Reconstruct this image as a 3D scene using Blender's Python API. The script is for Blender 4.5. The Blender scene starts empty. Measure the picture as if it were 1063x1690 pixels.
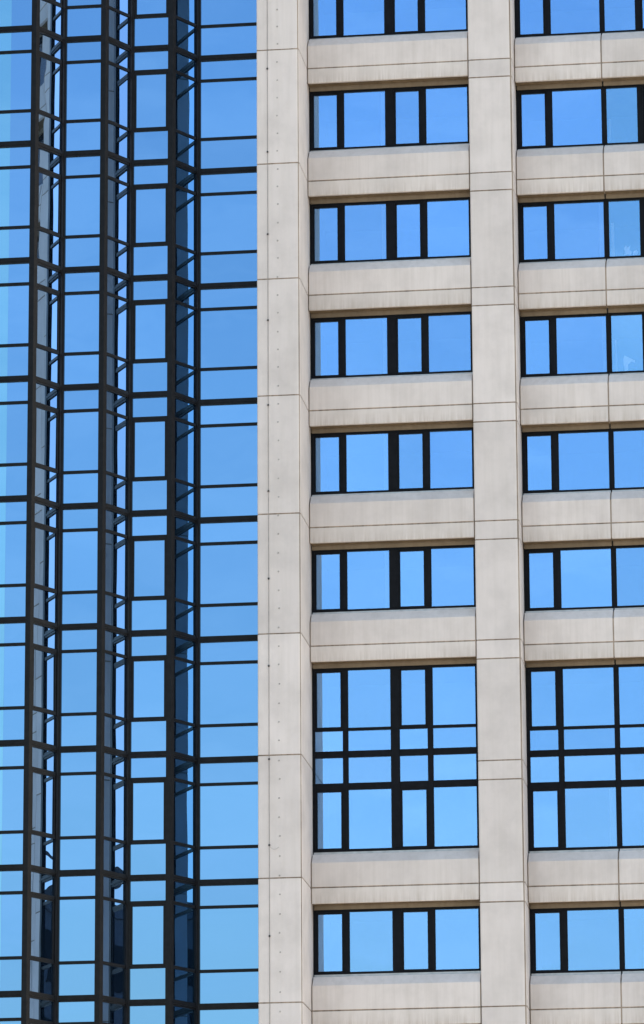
import bpy, bmesh, math, random
from mathutils import Vector, Matrix
random.seed(7)
R = math.radians
scene = bpy.context.scene
col = scene.collection

# ------------------------------------------------------------------ camera
GZ = 50.114                      # height of joint level 0 above the ground
cam_d = bpy.data.cameras.new('camera')
cam = bpy.data.objects.new('camera', cam_d)
col.objects.link(cam)
scene.camera = cam
PITCH, YAW, ROLL = R(14.57050893), R(-7.57663685), R(-0.31571043)
fw = Vector((math.sin(YAW)*math.cos(PITCH), math.cos(YAW)*math.cos(PITCH), math.sin(PITCH)))
rt = Vector((math.cos(YAW), -math.sin(YAW), 0))
up = rt.cross(fw)
r2 = math.cos(ROLL)*rt + math.sin(ROLL)*up
u2 = -math.sin(ROLL)*rt + math.cos(ROLL)*up
M = Matrix((r2, u2, -fw)).transposed().to_4x4()
M.translation = Vector((14.02455615, -135.06581935, GZ-48.51421944))
cam.matrix_world = M
cam_d.sensor_fit = 'HORIZONTAL'
cam_d.sensor_width = 36
cam_d.lens = 7817.7537/1063*36
cam_d.shift_y = -45/1063
cam_d.clip_start = 0.5
cam_d.clip_end = 5000

# ------------------------------------------------------------------ sky, sun, exposure
SUN_EL, SUN_AZ = R(33), R(69)    # azimuth clockwise from +Y (behind the tower, to the right)
w = bpy.data.worlds.new('World')
scene.world = w
w.use_nodes = True
nt = w.node_tree
nt.nodes.clear()
sky = nt.nodes.new('ShaderNodeTexSky')
sky.sky_type = 'NISHITA'
sky.sun_disc = False
sky.sun_elevation = SUN_EL
sky.sun_rotation = SUN_AZ
sky.air_density = 1.5
sky.dust_density = 2.0
sky.ozone_density = 3.0
bg = nt.nodes.new('ShaderNodeBackground')
bg.inputs['Strength'].default_value = 0.12
wo = nt.nodes.new('ShaderNodeOutputWorld')
# thin high cirrus all over the sky
tcw = nt.nodes.new('ShaderNodeTexCoord')
mpw = nt.nodes.new('ShaderNodeMapping'); mpw.inputs['Scale'].default_value = (1.6, 1.6, 7.0)
mpw.inputs['Rotation'].default_value = (0.12, 0.2, 0.5)
nzw = nt.nodes.new('ShaderNodeTexNoise'); nzw.inputs['Scale'].default_value = 5.0
nzw.inputs['Detail'].default_value = 7.0; nzw.inputs['Roughness'].default_value = 0.62; nzw.inputs['Distortion'].default_value = 0.6
rpw = nt.nodes.new('ShaderNodeMapRange'); rpw.inputs['From Min'].default_value = 0.45; rpw.inputs['From Max'].default_value = 0.85
rpw.inputs['To Max'].default_value = 0.36
mxw = nt.nodes.new('ShaderNodeMix'); mxw.data_type = 'RGBA'; mxw.inputs['B'].default_value = (4.6, 5.2, 5.8, 1)
nt.links.new(tcw.outputs['Generated'], mpw.inputs['Vector']); nt.links.new(mpw.outputs[0], nzw.inputs['Vector'])
nt.links.new(nzw.outputs['Fac'], rpw.inputs['Value']); nt.links.new(rpw.outputs[0], mxw.inputs['Factor'])
nt.links.new(sky.outputs[0], mxw.inputs['A']); nt.links.new(mxw.outputs['Result'], bg.inputs['Color'])
nt.links.new(bg.outputs[0], wo.inputs['Surface'])
sd = bpy.data.lights.new('sun', 'SUN')
sd.energy = 5.0
sd.angle = R(0.53)
sd.color = (1.0, 0.95, 0.88)
so = bpy.data.objects.new('sun', sd)
col.objects.link(so)
sdir = Vector((math.sin(SUN_AZ)*math.cos(SUN_EL), math.cos(SUN_AZ)*math.cos(SUN_EL), math.sin(SUN_EL)))
so.rotation_euler = sdir.to_track_quat('Z', 'Y').to_euler()
so.location = (60, 30, 120)
vs = scene.view_settings
vs.view_transform = 'Standard'
vs.look = 'None'
vs.gamma = 1
vs.exposure = 1.56
vs.use_curve_mapping = False

# ------------------------------------------------------------------ materials
def mat(name):
    m = bpy.data.materials.new(name)
    m.use_nodes = True
    m.node_tree.nodes.clear()
    t = m.node_tree
    def N(kind, **kw):
        n = t.nodes.new('ShaderNode'+kind)
        for k, v in kw.items():
            if k in n.inputs: n.inputs[k].default_value = v
            else: setattr(n, k, v)
        return n
    out = N('OutputMaterial')
    return m, N, t.links.new, out

def ramp(N, stops):
    r = N('ValToRGB')
    e = r.color_ramp.elements
    while len(e) < len(stops): e.new(0.5)
    for el, (p, c) in zip(e, stops):
        el.position = p
        el.color = (*c, 1) if len(c) == 3 else c
    return r

def concrete(name, c, streak, streak_amt, mott=0.10, drip=0.0):
    m, N, L, out = mat(name)
    geo = N('NewGeometry')
    oi = N('ObjectInfo')
    # broad mottling
    n1 = N('TexNoise', Scale=0.9, Detail=6.0, Roughness=0.6)
    L(geo.outputs['Position'], n1.inputs['Vector'])
    # fine grain
    n2 = N('TexNoise', Scale=55.0, Detail=3.0, Roughness=0.7)
    L(geo.outputs['Position'], n2.inputs['Vector'])
    # vertical rain streaks
    mp = N('Mapping'); mp.inputs['Scale'].default_value = (7.0, 7.0, 0.35)
    L(geo.outputs['Position'], mp.inputs['Vector'])
    n3 = N('TexNoise', Scale=1.0, Detail=5.0, Roughness=0.65)
    L(mp.outputs[0], n3.inputs['Vector'])
    r3 = ramp(N, [(0.42, (0, 0, 0)), (0.75, (1, 1, 1))])
    L(n3.outputs['Fac'], r3.inputs['Fac'])
    r1 = ramp(N, [(0.25, (1-mott*1.6,)*3), (0.55, (1, 1, 1)), (0.8, (1+mott*0.5,)*3)])
    L(n1.outputs['Fac'], r1.inputs['Fac'])
    base = N('Mix', data_type='RGBA', blend_type='MULTIPLY'); base.inputs['Factor'].default_value = 1
    base.inputs['A'].default_value = (*c, 1)
    L(r1.outputs[0], base.inputs['B'])
    # each panel its own batch of concrete
    rr = N('MapRange'); rr.inputs['To Min'].default_value = 0.94; rr.inputs['To Max'].default_value = 1.05
    L(oi.outputs['Random'], rr.inputs['Value'])
    b2 = N('VectorMath', operation='SCALE')
    L(base.outputs['Result'], b2.inputs[0]); L(rr.outputs[0], b2.inputs['Scale'])
    st = N('Mix', data_type='RGBA'); st.inputs['B'].default_value = (*streak, 1)
    L(b2.outputs[0], st.inputs['A'])
    sm = N('Math', operation='MULTIPLY'); sm.inputs[1].default_value = streak_amt
    L(r3.outputs[0], sm.inputs[0])
    L(sm.outputs[0], st.inputs['Factor'])
    last = st
    if drip:
        tc = N('TexCoord'); sp = N('SeparateXYZ')
        L(tc.outputs['Generated'], sp.inputs[0])
        dm = ramp(N, [(0.0, (1, 1, 1)), (0.9, (0, 0, 0))])
        L(sp.outputs['Z'], dm.inputs['Fac'])
        mp2 = N('Mapping'); mp2.inputs['Scale'].default_value = (13.0, 13.0, 0.6)
        L(geo.outputs['Position'], mp2.inputs['Vector'])
        n4 = N('TexNoise', Scale=1.0, Detail=4.0, Roughness=0.7); L(mp2.outputs[0], n4.inputs['Vector'])
        r4 = ramp(N, [(0.40, (0, 0, 0)), (0.70, (1, 1, 1))]); L(n4.outputs['Fac'], r4.inputs['Fac'])
        mm = N('Math', operation='MULTIPLY'); L(dm.outputs[0], mm.inputs[0]); L(r4.outputs[0], mm.inputs[1])
        m3 = N('Math', operation='MULTIPLY'); L(mm.outputs[0], m3.inputs[0]); m3.inputs[1].default_value = drip
        d = N('Mix', data_type='RGBA'); d.inputs['B'].default_value = (0.26, 0.19, 0.12, 1)
        L(last.outputs['Result'], d.inputs['A']); L(m3.outputs[0], d.inputs['Factor'])
        last = d
    bp = N('Bump', Strength=0.35, Distance=0.004)
    L(n2.outputs['Fac'], bp.inputs['Height'])
    p = N('BsdfPrincipled', Roughness=0.9)
    p.inputs['Specular IOR Level'].default_value = 0.15
    L(last.outputs['Result'], p.inputs['Base Color']); L(bp.outputs[0], p.inputs['Normal'])
    L(p.outputs[0], out.inputs['Surface'])
    return m

CONC = (0.61, 0.552, 0.512)
M_PIER = concrete('pier_concrete', CONC, (0.45, 0.41, 0.355), 0.26)
M_SILL = concrete('sill_concrete', (0.60, 0.543, 0.502), (0.41, 0.36, 0.31), 0.33)
M_LINT = concrete('lintel_concrete', (0.60, 0.543, 0.497), (0.40, 0.345, 0.28), 0.29, drip=0.40)
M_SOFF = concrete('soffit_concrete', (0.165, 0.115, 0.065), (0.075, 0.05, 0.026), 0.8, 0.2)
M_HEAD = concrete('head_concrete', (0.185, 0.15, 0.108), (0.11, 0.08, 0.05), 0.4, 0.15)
M_JOINT = concrete('joint_sealant', (0.33, 0.265, 0.205), (0.08, 0.06, 0.045), 0.8, 0.3)

def plain(name, c, rough=0.5, metal=0.0, noise=0.0, spec=0.5):
    m, N, L, out = mat(name)
    p = N('BsdfPrincipled', Roughness=rough, Metallic=metal)
    p.inputs['Specular IOR Level'].default_value = spec
    geo = N('NewGeometry')
    n = N('TexNoise', Scale=6.0, Detail=5.0)
    L(geo.outputs['Position'], n.inputs['Vector'])
    r = ramp(N, [(0.3, tuple(x*(1-noise) for x in c)), (0.7, tuple(x*(1+noise) for x in c))])
    L(n.outputs['Fac'], r.inputs['Fac'])
    L(r.outputs[0], p.inputs['Base Color'])
    L(p.outputs[0], out.inputs['Surface'])
    return m
M_FRAME = plain('bronze_anodised_frame', (0.0080, 0.0085, 0.0100), 0.30, 0.0, 0.25, 0.10)
M_WFRAME = plain('dark_window_frame', (0.006, 0.0065, 0.0085), 0.40, 0.0, 0.25, 0.07)
M_FLASH = plain('sill_flashing_metal', (0.42, 0.42, 0.42), 0.45, 0.6, 0.15)
M_PLUG = plain('tie_hole_plug', (0.33, 0.31, 0.28), 0.9, 0, 0.25)
M_CABLE = plain('conductor_cable', (0.27, 0.25, 0.225), 0.6, 0.3, 0.2)
M_CLIP = plain('conductor_clip', (0.05, 0.045, 0.04), 0.6, 0.2, 0.2)
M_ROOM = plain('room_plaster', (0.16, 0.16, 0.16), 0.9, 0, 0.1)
M_PAPER = plain('white_paper', (0.80, 0.80, 0.78), 0.8, 0, 0.03)
M_CURTAIN = plain('pale_curtain', (0.72, 0.72, 0.70), 0.9, 0, 0.05)
M_DARKB = plain('dark_cladding', (0.06, 0.065, 0.075), 0.7, 0, 0.2)
M_BASE = plain('plinth_concrete', (0.36, 0.34, 0.31), 0.9, 0, 0.15)

def glass(name, tint, body, trans, wob=0.0018):
    """coated glass: tinted mirror seen square on, paler and stronger mirror at a slant"""
    m, N, L, out = mat(name)
    geo = N('NewGeometry'); oi = N('ObjectInfo')
    off = N('VectorMath', operation='SCALE'); off.inputs['Scale'].default_value = 37.0
    cx = N('CombineXYZ'); L(oi.outputs['Random'], cx.inputs[0]); L(oi.outputs['Random'], cx.inputs[2])
    L(cx.outputs[0], off.inputs[0])
    ad = N('VectorMath', operation='ADD'); L(geo.outputs['Position'], ad.inputs[0]); L(off.outputs[0], ad.inputs[1])
    n = N('TexNoise', Scale=0.9, Detail=1.0, Roughness=0.3); L(ad.outputs[0], n.inputs['Vector'])
    bp = N('Bump', Strength=1.0, Distance=wob); L(n.outputs['Fac'], bp.inputs['Height'])
    # slightly uneven coating from pane to pane
    rr = N('MapRange'); rr.inputs['To Min'].default_value = 0.93; rr.inputs['To Max'].default_value = 1.06
    L(oi.outputs['Random'], rr.inputs['Value'])
    lw = N('LayerWeight'); lw.inputs['Blend'].default_value = 0.5
    pw = N('Math', operation='POWER'); pw.inputs[1].default_value = 2.2; L(lw.outputs['Facing'], pw.inputs[0])
    cm = N('Mix', data_type='RGBA'); cm.inputs['A'].default_value = (*[t/body for t in tint], 1); cm.inputs['B'].default_value = (1, 1, 1, 1)
    L(pw.outputs[0], cm.inputs['Factor'])
    tc = N('VectorMath', operation='SCALE'); L(cm.outputs['Result'], tc.inputs[0]); L(rr.outputs[0], tc.inputs['Scale'])
    g = N('BsdfGlossy', Roughness=0.0); L(tc.outputs[0], g.inputs['Color']); L(bp.outputs[0], g.inputs['Normal'])
    if trans:
        t = N('BsdfTransparent', Color=(*trans, 1))
    else:
        t = N('BsdfDiffuse', Color=(0.010, 0.022, 0.040, 1))
    mr = N('MapRange'); mr.inputs['To Min'].default_value = body; mr.inputs['To Max'].default_value = 1.0
    L(pw.outputs[0], mr.inputs['Value'])
    mx = N('MixShader'); L(mr.outputs[0], mx.inputs['Fac']); L(t.outputs[0], mx.inputs[1]); L(g.outputs[0], mx.inputs[2])
    L(mx.outputs[0], out.inputs['Surface'])
    return m
TINT = (0.165, 0.325, 0.545)
M_GLASS = glass('blue_mirror_glass', TINT, 0.85, None)
M_GLASSD = glass('return_glass_dark_reflection', (0.04, 0.25, 0.49), 0.85, None, 0.003)  # dark blue reflection of the shaded pier side put into this return's tint
M_GLASSR = glass('blue_mirror_glass_return', TINT, 0.85, None, 0.003)
M_WGLASS = glass('blue_office_glass', (0.165, 0.31, 0.52), 0.56, (0.94, 0.97, 1.0))
M_CGLASS = glass('clearer_office_glass', (0.145, 0.28, 0.43), 0.43, (1.0, 1.0, 1.0))
M_GLASSL = glass('pale_blue_mirror_glass', (0.20, 0.41, 0.56), 0.85, None)

# ------------------------------------------------------------------ mesh helpers
def new_obj(name, me, parent=None, loc=(0, 0, 0), rz=0.0):
    o = bpy.data.objects.new(name, me)
    col.objects.link(o)
    o.parent = parent
    o.location = loc
    o.rotation_euler = (0, 0, rz)
    return o
def tag(o, label, cat=None, group=None, kind=None):
    if label: o['label'] = label
    if cat: o['category'] = cat
    if group: o['group'] = group
    if kind: o['kind'] = kind
    return o
def bm_box(bm, x0, x1, y0, y1, z0, z1):
    v = [bm.verts.new(p) for p in ((x0,y0,z0),(x1,y0,z0),(x1,y1,z0),(x0,y1,z0),(x0,y0,z1),(x1,y0,z1),(x1,y1,z1),(x0,y1,z1))]
    for f in ((0,3,2,1),(4,5,6,7),(0,1,5,4),(1,2,6,5),(2,3,7,6),(3,0,4,7)):
        bm.faces.new([v[i] for i in f])
def finish(bm, name, m, smooth=False):
    me = bpy.data.meshes.new(name)
    bmesh.ops.recalc_face_normals(bm, faces=bm.faces[:])
    bm.to_mesh(me); bm.free()
    me.materials.append(m)
    if smooth:
        for p in me.polygons: p.use_smooth = True
    return me
_cache = {}
def box_mesh(name, x0, x1, y0, y1, z0, z1, m, bev=0.0):
    key = (name, round(x0,4), round(x1,4), round(y0,4), round(y1,4), round(z0,4), round(z1,4), m.name, bev)
    if key in _cache: return _cache[key]
    bm = bmesh.new(); bm_box(bm, x0, x1, y0, y1, z0, z1)
    if bev: bmesh.ops.bevel(bm, geom=bm.edges[:], offset=bev, segments=1, affect='EDGES', profile=0.5)
    _cache[key] = finish(bm, name, m)
    return _cache[key]
def prism_z(name, pts, z0, z1, m):          # plan polygon extruded upward
    bm = bmesh.new()
    a = [bm.verts.new((x, y, z0)) for x, y in pts]
    b = [bm.verts.new((x, y, z1)) for x, y in pts]
    n = len(pts)
    bm.faces.new(a[::-1]); bm.faces.new(b)
    for i in range(n): bm.faces.new((a[i], a[(i+1) % n], b[(i+1) % n], b[i]))
    return finish(bm, name, m)
def prism_x(name, prof, x0, x1, m, bev=0.0):          # (y,z) profile extruded along x
    bm = bmesh.new()
    a = [bm.verts.new((x0, y, z)) for y, z in prof]
    b = [bm.verts.new((x1, y, z)) for y, z in prof]
    n = len(prof)
    bm.faces.new(a[::-1]); bm.faces.new(b)
    for i in range(n): bm.faces.new((a[i], a[(i+1) % n], b[(i+1) % n], b[i]))
    if bev: bmesh.ops.bevel(bm, geom=bm.edges[:], offset=bev, segments=1, affect='EDGES', profile=0.5)
    return finish(bm, name, m)

FH = 3.6
K0, K1 = -2, 9                     # storeys built, level 0 is joint J0
def zj(k): return GZ - FH*k
G = 0.020                          # half joint width

# ------------------------------------------------------------------ ground
gp = box_mesh('ground', -1500, 1500, -1500, 1500, -0.5, 0.0, None or plain('paving', (0.42, 0.37, 0.31), 0.9, 0, 0.2))
tag(new_obj('ground', gp), None, kind='structure')

# ------------------------------------------------------------------ concrete tower
tower = new_obj('concrete_office_tower', None, loc=(0, 0, 0))
tag(tower, 'pale concrete office tower with broad piers, spandrels and dark framed blue windows', 'building')
ZB = zj(K1+1)                      # underside of the modelled storeys
ZT = zj(K0-1)

def pier(x0, x1, yf, yb, splits, r_right, r_left, holes=None):
    core = box_mesh('pier', x0+0.015, x1-0.015, yf+0.014, yb, ZB, ZT, M_JOINT)
    p = new_obj('pier', core, tower)
    def plan(x0, x1, r, rl):
        pts = [(x0, yb-0.01), (x0, yf+rl)]
        for i in range(3):
            a = math.pi*0.5*i/2
            pts.append((x0+rl-rl*math.cos(a), yf+rl-rl*math.sin(a)))
        for i in range(5):
            a = math.pi*0.5*i/4
            pts.append((x1-r+r*math.sin(a), yf+r-r*math.cos(a)))
        pts.append((x1, yb-0.01))
        out = []
        for q in pts:
            if not out or (abs(q[0]-out[-1][0])+abs(q[1]-out[-1][1])) > 1e-5: out.append(q)
        return out
    meshes = {}
    for k in range(K0-1, K1+1):
        lv = [0.0]+list(splits)+[FH]
        for a, b in zip(lv[:-1], lv[1:]):
            if (a, b) not in meshes:
                meshes[(a, b)] = prism_z('pier_panel', plan(x0, x1, r_right, r_left), -b+G, -a-G, M_PIER)
            new_obj('panel', meshes[(a, b)], p, (0, random.uniform(-.004, .004), zj(k)))
    return p
LPX0, LPX1, LPY = -5.615, -4.337, -1.82
lp = pier(LPX0, LPX1, LPY, 0.75, [], 0.085, 0.03)
rp = pier(0.603, 1.915, -0.03, 1.55, [0.565], 0.10, 0.04)
rp3 = pier(6.87, 8.18, 0.77, 2.35, [0.565], 0.10, 0.04)

# plugs of the formwork ties on the wide pier
bm = bmesh.new()
bmesh.ops.create_cone(bm, cap_ends=True, segments=10, radius1=0.030, radius2=0.022, depth=0.012,
                      matrix=Matrix.Rotation(R(90), 4, 'X'))
plug = finish(bm, 'tie_hole', M_PLUG)
z = zj(0)+2.42
while z > zj(8)-2.5:
    new_obj('tie_hole', plug, lp, (-4.99+random.uniform(-.012, .012), LPY-0.004, z+random.uniform(-.02, .02)))
    z -= 0.562

def spandrel(k, x0, x1, y, joints):
    """sill panel above the joint, lintel panel below it, soffit and head strip behind"""
    core = prism_x('spandrel', [(y+0.014, -0.44), (y+0.014, 0.70), (y+0.262, 0.98), (y+0.44, 0.97), (y+0.44, -0.44)], x0, x1, M_JOINT)
    s = new_obj('spandrel', core, tower, (0, 0, zj(k)))
    xs = [x0]+joints+[x1]
    for a, b in zip(xs[:-1], xs[1:]):
        a2, b2 = a+G, b-G
        key = ('sp', a, b, y)
        if key not in _cache:
            _cache[key] = (
                prism_x('sill_panel', [(y, G), (y, 0.73), (y+0.25, 1.02), (y+0.455, 1.03), (y+0.455, G)], a2, b2, M_SILL, 0.008),
                prism_x('lintel_panel', [(y, -0.468), (y, -G), (y+0.10, -G), (y+0.10, -0.468)], a2, b2, M_LINT, 0.008),
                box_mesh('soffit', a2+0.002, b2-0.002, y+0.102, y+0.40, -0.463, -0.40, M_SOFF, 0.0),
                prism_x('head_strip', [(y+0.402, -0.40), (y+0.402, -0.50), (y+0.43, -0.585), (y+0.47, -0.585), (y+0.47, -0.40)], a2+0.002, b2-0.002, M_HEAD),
                box_mesh('flashing', a2+0.002, b2-0.002, y+0.457, y+0.475, 0.98, 1.115, M_FLASH))
        ms = _cache[key]
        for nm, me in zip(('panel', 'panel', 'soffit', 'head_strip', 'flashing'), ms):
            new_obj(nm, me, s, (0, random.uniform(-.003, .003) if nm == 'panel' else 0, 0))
    return s

def window(k, x0, x1, y, cells, double=False):
    """cells: (left, right, is_vent).  y = front plane of the frame; frame on the window part, panes and bars below it"""
    zt, zb = -0.56, (-6.13 if double else -2.53)
    bars = [-2.432, -3.178, -4.142] if double else []
    barh = [0.043, 0.098, 0.102] if double else []
    key = ('win', x0, x1, y, double)
    if key not in _cache:
        bm = bmesh.new()
        bm_box(bm, x0, x1, y, y+0.10, -0.655, zt)                       # head
        bm_box(bm, x0, x1, y, y+0.10, zb, -6.00 if double else -2.415)   # bottom rail
        bot = -6.00 if double else -2.415
        bm_box(bm, x0, cells[0][0], y, y+0.10, bot, -0.655)
        bm_box(bm, cells[-1][1], x1, y, y+0.10, bot, -0.655)
        fr = finish(bm, 'window_frame', M_WFRAME)
        _cache[key] = fr
    wn = new_obj('window', _cache[key], tower, (0, 0, zj(k)))
    bot = -6.00 if double else -2.415
    for (a, b, v), (c, d, v2) in zip(cells[:-1], cells[1:]):
        new_obj('mullion', box_mesh('mullion', b, c, y-0.012, y+0.10, bot, -0.655, M_WFRAME, 0.004), wn)
    rows = []
    top = -0.655
    for z, h in zip(bars, barh):
        rows.append((z+h, top)); top = z-h
    rows.append((bot, top))
    for (a, b, v) in cells:
        for z, h in zip(bars, barh):
            new_obj('transom', box_mesh('transom', a, b, y, y+0.09, z-h, z+h, M_WFRAME, 0.004), wn)
        for ri, (z0, z1) in enumerate(rows):
            tall = (z1-z0) > 1.2
            if v and tall:
                kk = ('sash', round(a, 3), round(b, 3), round(z0, 3), round(z1, 3), y)
                if kk not in _cache:
                    bm = bmesh.new(); t = 0.062; e = 0.002; tz = 0.055
                    bm_box(bm, a+e, b-e, y+0.008, y+0.07, z1-tz, z1-e)
                    bm_box(bm, a+e, b-e, y+0.008, y+0.07, z0+e, z0+0.032)
                    bm_box(bm, a+e, a+t, y+0.008, y+0.07, z0+0.032, z1-tz)
                    bm_box(bm, b-t, b-e, y+0.008, y+0.07, z0+0.032, z1-tz)
                    _cache[kk] = finish(bm, 'sash', M_WFRAME)
                new_obj('sash', _cache[kk], wn)
            # pane about its own centre so that it can be set a hair out of true
            hw, hh = (b-a)/2-0.003, (z1-z0)/2-0.003
            pm = box_mesh('pane', -hw, hw, -0.005, 0.005, -hh, hh, M_CGLASS if (a > 4.6 and k in (0, 1, 2)) else M_WGLASS)
            p = new_obj('pane', pm, wn, ((a+b)/2, y+0.05, (z0+z1)/2))
            p.rotation_euler = (R(random.gauss(0, .22)), 0, R(random.gauss(0, .12)))
    # plastered room behind the glazing
    kr = ('room', x0, x1, y, double)
    if kr not in _cache:
        bm = bmesh.new()
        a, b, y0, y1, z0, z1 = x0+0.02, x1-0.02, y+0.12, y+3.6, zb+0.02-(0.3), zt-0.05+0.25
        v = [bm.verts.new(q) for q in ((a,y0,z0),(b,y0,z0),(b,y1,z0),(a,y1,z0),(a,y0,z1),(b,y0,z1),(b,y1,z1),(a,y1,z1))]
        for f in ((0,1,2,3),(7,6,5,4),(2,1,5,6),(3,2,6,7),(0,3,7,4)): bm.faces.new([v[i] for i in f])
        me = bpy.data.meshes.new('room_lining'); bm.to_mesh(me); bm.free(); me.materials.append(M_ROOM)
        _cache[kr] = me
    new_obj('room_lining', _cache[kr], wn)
    return wn

LB = [(-4.252, -3.43, True), (-3.268, -2.01, False), (-1.745, -0.92, True), (-0.757, 0.50, False)]
RB = [(2.022, 2.852, True), (3.02, 4.513, False), (4.67, 5.60, False), (5.77, 6.76, True)]
for k in range(K0, K1+1):
    if k != 6:
        spandrel(k, -4.325, 0.590, 0.0, [])
        spandrel(k, 1.928, 6.86, 0.80, [4.575])
    if k == 6: continue
    window(k, -4.335, 0.602, 0.472, LB, k == 5)
    window(k, 1.917, 6.87, 1.272, RB, k == 5)

# plinth storeys down to the pavement, back body of the tower
def base_box(name, x0, x1, y0, y1, z0, z1, m, parent):
    return new_obj(name, box_mesh(name, x0, x1, y0, y1, z0, z1, m, 0.02), parent)
base_box('plinth', -5.6, 8.17, -0.4, 18, 0.0, ZB-0.02, M_BASE, tower)
base_box('core_wall', -5.5, 8.1, 5.6, 18, ZB, ZT, M_BASE, tower)
base_box('upper_sun_block', -4.3, 30.0, 1.9, 18, ZT+0.02, ZT+26, M_BASE, tower)  # unseen mass added above the bays to keep sun off pier and front

# lightning conductor on the wide pier
cab = box_mesh('lightning_conductor', -5.291, -5.279, LPY-0.022, LPY-0.010, ZB, zj(-1)-0.6, M_CABLE)
cb = new_obj('lightning_conductor', cab, tower)
bm = bmesh.new()
bmesh.ops.create_uvsphere(bm, u_segments=8, v_segments=6, radius=0.030, matrix=Matrix.Diagonal((1, 0.7, 1.15, 1)))
bm_box(bm, -0.012, 0.012, 0.0, 0.045, -0.012, 0.012)
clip = finish(bm, 'clip', M_CLIP)
for zc in (2.05, -0.6, -3.23, -5.81, -8.48, -11.09, -13.71, -16.35, -18.96, -21.72, -24.24, -26.88, -29.5):
    new_obj('clip', clip, cb, (-5.285, LPY-0.03, GZ+zc))
bm = bmesh.new()        # loose tail of wire at one clip
pts = [Vector((0.0, -0.03, 0)), Vector((0.04, -0.05, -0.07)), Vector((0.12, -0.055, -0.13)), Vector((0.22, -0.045, -0.12)), Vector((0.28, -0.02, -0.06))]
prev = None
for q in pts:
    ring = [bm.verts.new(q+Vector((0, math.cos(a)*0.006, math.sin(a)*0.006))) for a in (0, 2.1, 4.2)]
    if prev:
        for i in range(3): bm.faces.new((prev[i], prev[(i+1) % 3], ring[(i+1) % 3], ring[i]))
    prev = ring
new_obj('wire_tail', finish(bm, 'wire_tail', M_CABLE), cb, (-5.285, LPY, GZ-24.24))

# ------------------------------------------------------------------ glass wing
wing = new_obj('glass_office_wing', None, loc=(-10, 0, 0))
wing_inv = Vector((10, 0, 0))
tag(wing, 'pleated blue mirror glass wing in dark metal frames, stepping forward beside the concrete pier', 'building')
NODES = [('O', -13.67, -5.86), ('I', -13.03, -4.739), ('O', -11.80, -4.739), ('I', -11.151, -3.595),
         ('O', -9.921, -3.595), ('I', -9.301, -2.475), ('O', -8.076, -2.475), ('I', -7.456, -1.365), ('E', -5.62, -1.365)]
P = [Vector((x, y)) for _, x, y in NODES]
OUT, INN = 0.045, 0.07
POSTW = {'I': (0.12, 0.075), 'O': (0.12, 0.125)}     # (width on the facet before, width on the facet after)
def nrm(d): return Vector((d.y, -d.x))               # outward (towards the viewer) for a facet running to the right
def isect(p, d, q, e):
    den = d.x*e.y-d.y*e.x
    t = ((q.x-p.x)*e.y-(q.y-p.y)*e.x)/den
    return p+d*t
for i in range(len(P)):
    kind = NODES[i][0]
    if i == 0 or i == len(P)-1:
        d = (P[1]-P[0]).normalized() if i == 0 else (P[-1]-P[-2]).normalized()
        n = nrm(d); s = 1 if i == 0 else -1
        q = [P[i]+n*OUT, P[i]+d*s*0.035+n*OUT, P[i]+d*s*0.035-n*INN, P[i]-n*INN]
    else:
        d1 = (P[i]-P[i-1]).normalized(); d2 = (P[i+1]-P[i]).normalized()
        n1, n2 = nrm(d1), nrm(d2)
        a, b = POSTW[kind]
        q = [P[i]-d1*a+n1*OUT, isect(P[i]+n1*OUT, d1, P[i]+n2*OUT, d2), P[i]+d2*b+n2*OUT,
             P[i]+d2*b-n2*INN, isect(P[i]-n1*INN, d1, P[i]-n2*INN, d2), P[i]-d1*a-n1*INN]
    new_obj('corner_post', prism_z('corner_post', [(v.x, v.y) for v in q], ZB, ZT, M_FRAME), wing, wing_inv)

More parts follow.
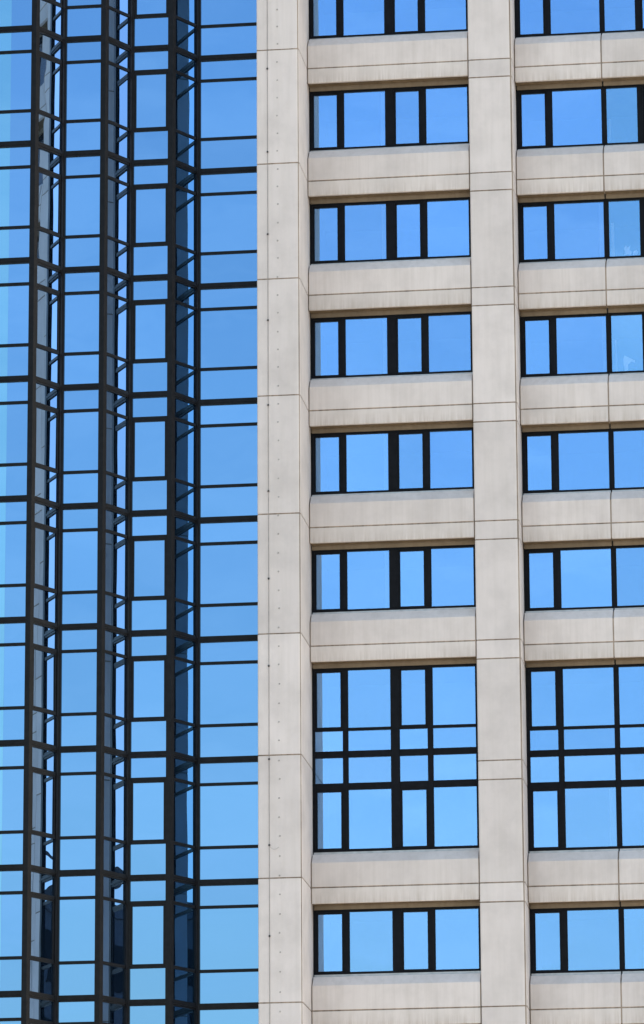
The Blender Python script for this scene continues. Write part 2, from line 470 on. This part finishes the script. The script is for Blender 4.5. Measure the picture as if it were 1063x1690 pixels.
SASH = {2, 5}                                        # facets whose tall light opens
for i in range(len(P)-1):
    d = P[i+1]-P[i]; Lf = d.length; ang = math.atan2(d.y, d.x)
    a = POSTW[NODES[i][0]][1] if i > 0 else 0.035
    b = Lf-(POSTW[NODES[i+1][0]][0] if i < len(P)-2 else 0.035)
    ret = (i % 2 == 0)
    gm = M_GLASSD if i == 6 else M_GLASSR if ret else M_GLASS
    bm = bmesh.new()
    bm_box(bm, a, b, -0.030, 0.07, -0.092, 0.092)
    bm_box(bm, a, b, -0.048, -0.0302, -0.030, 0.030)
    band = finish(bm, 'floor_band', M_FRAME)
    for k in range(K0-1, K1+1):
        fb = new_obj('floor_band', band, wing, (P[i].x+10, P[i].y, zj(k)), ang)
        thin = [(-0.717, 0.045), (-2.575, 0.045)]
        for z, h in thin:
            new_obj('transom', box_mesh('transom', a, b, -0.022, 0.06, z-h, z+h, M_FRAME, 0.004), fb)
        rows = [(-0.672, -0.092), (-2.53, -0.762), (-FH+0.092, -2.62)]
        for ri, (z0, z1) in enumerate(rows):
            if i in SASH and ri == 1:
                kk = ('csash', i)
                if kk not in _cache:
                    bm = bmesh.new(); t = 0.068; e = 0.002
                    bm_box(bm, a+e, b-e, -0.015, 0.05, z1-t, z1-e)
                    bm_box(bm, a+e, b-e, -0.015, 0.05, z0+e, z0+t*0.5)
                    bm_box(bm, a+e, a+t, -0.015, 0.05, z0+t*0.5, z1-t)
                    bm_box(bm, b-t, b-e, -0.015, 0.05, z0+t*0.5, z1-t)
                    _cache[kk] = finish(bm, 'sash', M_FRAME)
                new_obj('sash', _cache[kk], fb)
            spans = [(a, b, gm)]
            if i == 1: spans = [(a, a+0.415, M_GLASSL), (a+0.415, b, gm)]      # narrow paler light beside the inner corner
            for xa, xb, g2 in spans:
                hw, hh = (xb-xa)/2-0.0005, (z1-z0)/2-0.003
                p = new_obj('pane', box_mesh('pane', -hw, hw, -0.005, 0.005, -hh, hh, g2), fb, ((xa+xb)/2, 0.02, (z0+z1)/2))
                s = 0.10 if ret else 0.18
                twist = -max(0.0, 0.95-0.20*k) if i == 2 else 0.0              # the upper panes of one return sit out of true
                p.rotation_euler = (R(random.gauss(0, s)), 0, R(twist+random.gauss(0, s)))
# the pleats go on beyond the picture, stepping forward
ext = [(P[0].x, P[0].y)]
x, y = P[0].x, P[0].y
for j in range(9):
    ext.append((x-1.23, y)); ext.append((x-1.87, y-1.12)); x, y = x-1.87, y-1.12
ext2 = [(ex+0.3, ey+0.6) for ex, ey in ext[::-1]]
new_obj('outer_pleats', prism_z('outer_pleats', ext+ext2, 0.0, ZT, M_GLASSR), wing, wing_inv)
# dark lining behind the pleats and plinth
lin = [(P[0].x, 6)]+[(v.x-0.05, v.y+0.35) for v in P]+[(-5.62, 6)]
new_obj('lining', prism_z('lining', lin, ZB, ZT, M_ROOM), wing, wing_inv)
pl = [(P[0].x, 14)]+[(v.x, v.y+0.05) for v in P]+[(-5.62, 14)]
new_obj('plinth', prism_z('plinth', pl, 0.0, ZB-0.02, M_BASE), wing, wing_inv)

# ------------------------------------------------------------------ block across the street, seen only in the glass
blk = new_obj('dark_office_block', None, loc=(128, -62, 0))
tag(blk, 'dark flat roofed office block across the street, mirrored low in the glass pleats', 'building')
blk.rotation_euler = (0, 0, R(23))
HB = 44.5
new_obj('wall', box_mesh('wall', -12, 12, -26, 26, 0, HB, M_DARKB, 0.05), blk)
new_obj('parapet', box_mesh('parapet', -12.3, 12.3, -26.3, 26.3, HB, HB+1.0, M_DARKB, 0.05), blk)
for j in range(11):
    for q in range(8):
        new_obj('window', box_mesh('blk_window', -0.03, 0.03, -2.2, 2.2, -1.0, 1.0, M_WFRAME), blk, (-12.05, -22.75+q*6.5, 4+j*3.8))
for j in range(14):
    new_obj('rail_post', box_mesh('rail_post', -0.05, 0.05, -0.05, 0.05, 0, 1.6, M_CLIP), blk, (-12.1, -26+j*4, HB+1.0))
new_obj('rail', box_mesh('rail', -12.18, -12.02, -26, 26, HB+2.45, HB+2.65, M_CLIP), blk)

# ------------------------------------------------------------------ things behind the office glass
def paper(label, x, z, pts):
    bm = bmesh.new()
    f = [bm.verts.new((px, 0.012*math.sin(px*31+pz*17), pz)) for px, pz in pts]
    bk = [bm.verts.new((v.co.x, v.co.y+0.006, v.co.z)) for v in f]
    n = len(f)
    bm.faces.new(f); bm.faces.new(bk[::-1])
    for i in range(n): bm.faces.new((f[i], bk[i], bk[(i+1) % n], f[(i+1) % n]))
    o = new_obj('paper_sheet', finish(bm, 'paper_sheet', M_PAPER), None, (x, 1.272+0.115, z))
    return tag(o, label, 'paper')
paper('torn white paper shape propped inside the narrow pane beside the wide arrow-shaped one', 5.10, zj(1)-2.36,
      [(0, 0), (0.10, 0.02), (0.20, 0.0), (0.24, 0.10), (0.17, 0.17), (0.20, 0.30), (0.10, 0.24), (0.06, 0.33), (0.0, 0.22), (0.03, 0.12)])
paper('crumpled white paper scrap leaning inside the window above the arrow-shaped sheet', 5.36, zj(1)-2.36,
      [(0, 0), (0.14, 0.0), (0.17, 0.09), (0.11, 0.16), (0.05, 0.13), (0.01, 0.10)])
paper('large arrow-shaped white paper leaning inside the office window', 5.0, zj(2)-2.39,
      [(0.04, 0.0), (0.14, 0.04), (0.14, 0.20), (0.24, 0.30), (0.34, 0.26), (0.36, 0.32), (0.22, 0.40), (0.04, 0.50), (0.0, 0.36), (0.02, 0.18)])
def curtain(label, x, k, w, h, ztop):
    bm = bmesh.new(); n = 14
    fr = []
    for i in range(n+1):
        px = w*i/n; py = 0.018*math.sin(i*1.9)
        fr.append((bm.verts.new((px, py, 0)), bm.verts.new((px, py, h)), bm.verts.new((px, py+0.008, 0)), bm.verts.new((px, py+0.008, h))))
    for p, q in zip(fr[:-1], fr[1:]):
        bm.faces.new((p[0], q[0], q[1], p[1])); bm.faces.new((p[2], p[3], q[3], q[2]))
        bm.faces.new((p[1], q[1], q[3], p[3])); bm.faces.new((p[0], p[2], q[2], q[0]))
    for e in (fr[0], fr[-1]): bm.faces.new((e[0], e[1], e[3], e[2]))
    o = new_obj('curtain', finish(bm, 'curtain', M_CURTAIN), None, (x, 1.272+0.15, zj(k)+ztop-h))
    return tag(o, label, 'curtain')
curtain('pale drawn-back curtain at the edge of the pane above the paper scraps', 4.36, 1, 0.15, 1.72, -0.68)
curtain('narrow pale curtain behind the pane edge in the same window as the arrow-shaped paper', 4.38, 2, 0.13, 1.72, -0.68)
curtain('slim pale blind strip hanging beside the paper scraps', 4.72, 1, 0.09, 1.1, -1.30)
curtain('slim pale blind strip hanging beside the arrow-shaped paper', 4.76, 2, 0.06, 1.0, -1.40)
curtain('slim pale blind strip in the highest full window, with no paper near it', 4.72, 0, 0.06, 0.7, -1.60)
for k in (0, 1, 2, 3, 4):
    where = {4: 'window directly above', 3: 'window two storeys above', 2: 'window three storeys above',
             1: 'window four storeys above', 0: 'window five storeys above'}[k]
    o = curtain('narrow pale curtain behind the second pane, '+where+' the double-height one', -2.16, k, 0.13, 1.72, -0.68)
    o.location.y = 0.472+0.15
    o['group'] = 'curtains in the middle bay'
curtain('wide pale curtain in the lower half of the double-height window', 4.30, 5, 0.20, 1.72, -4.27)
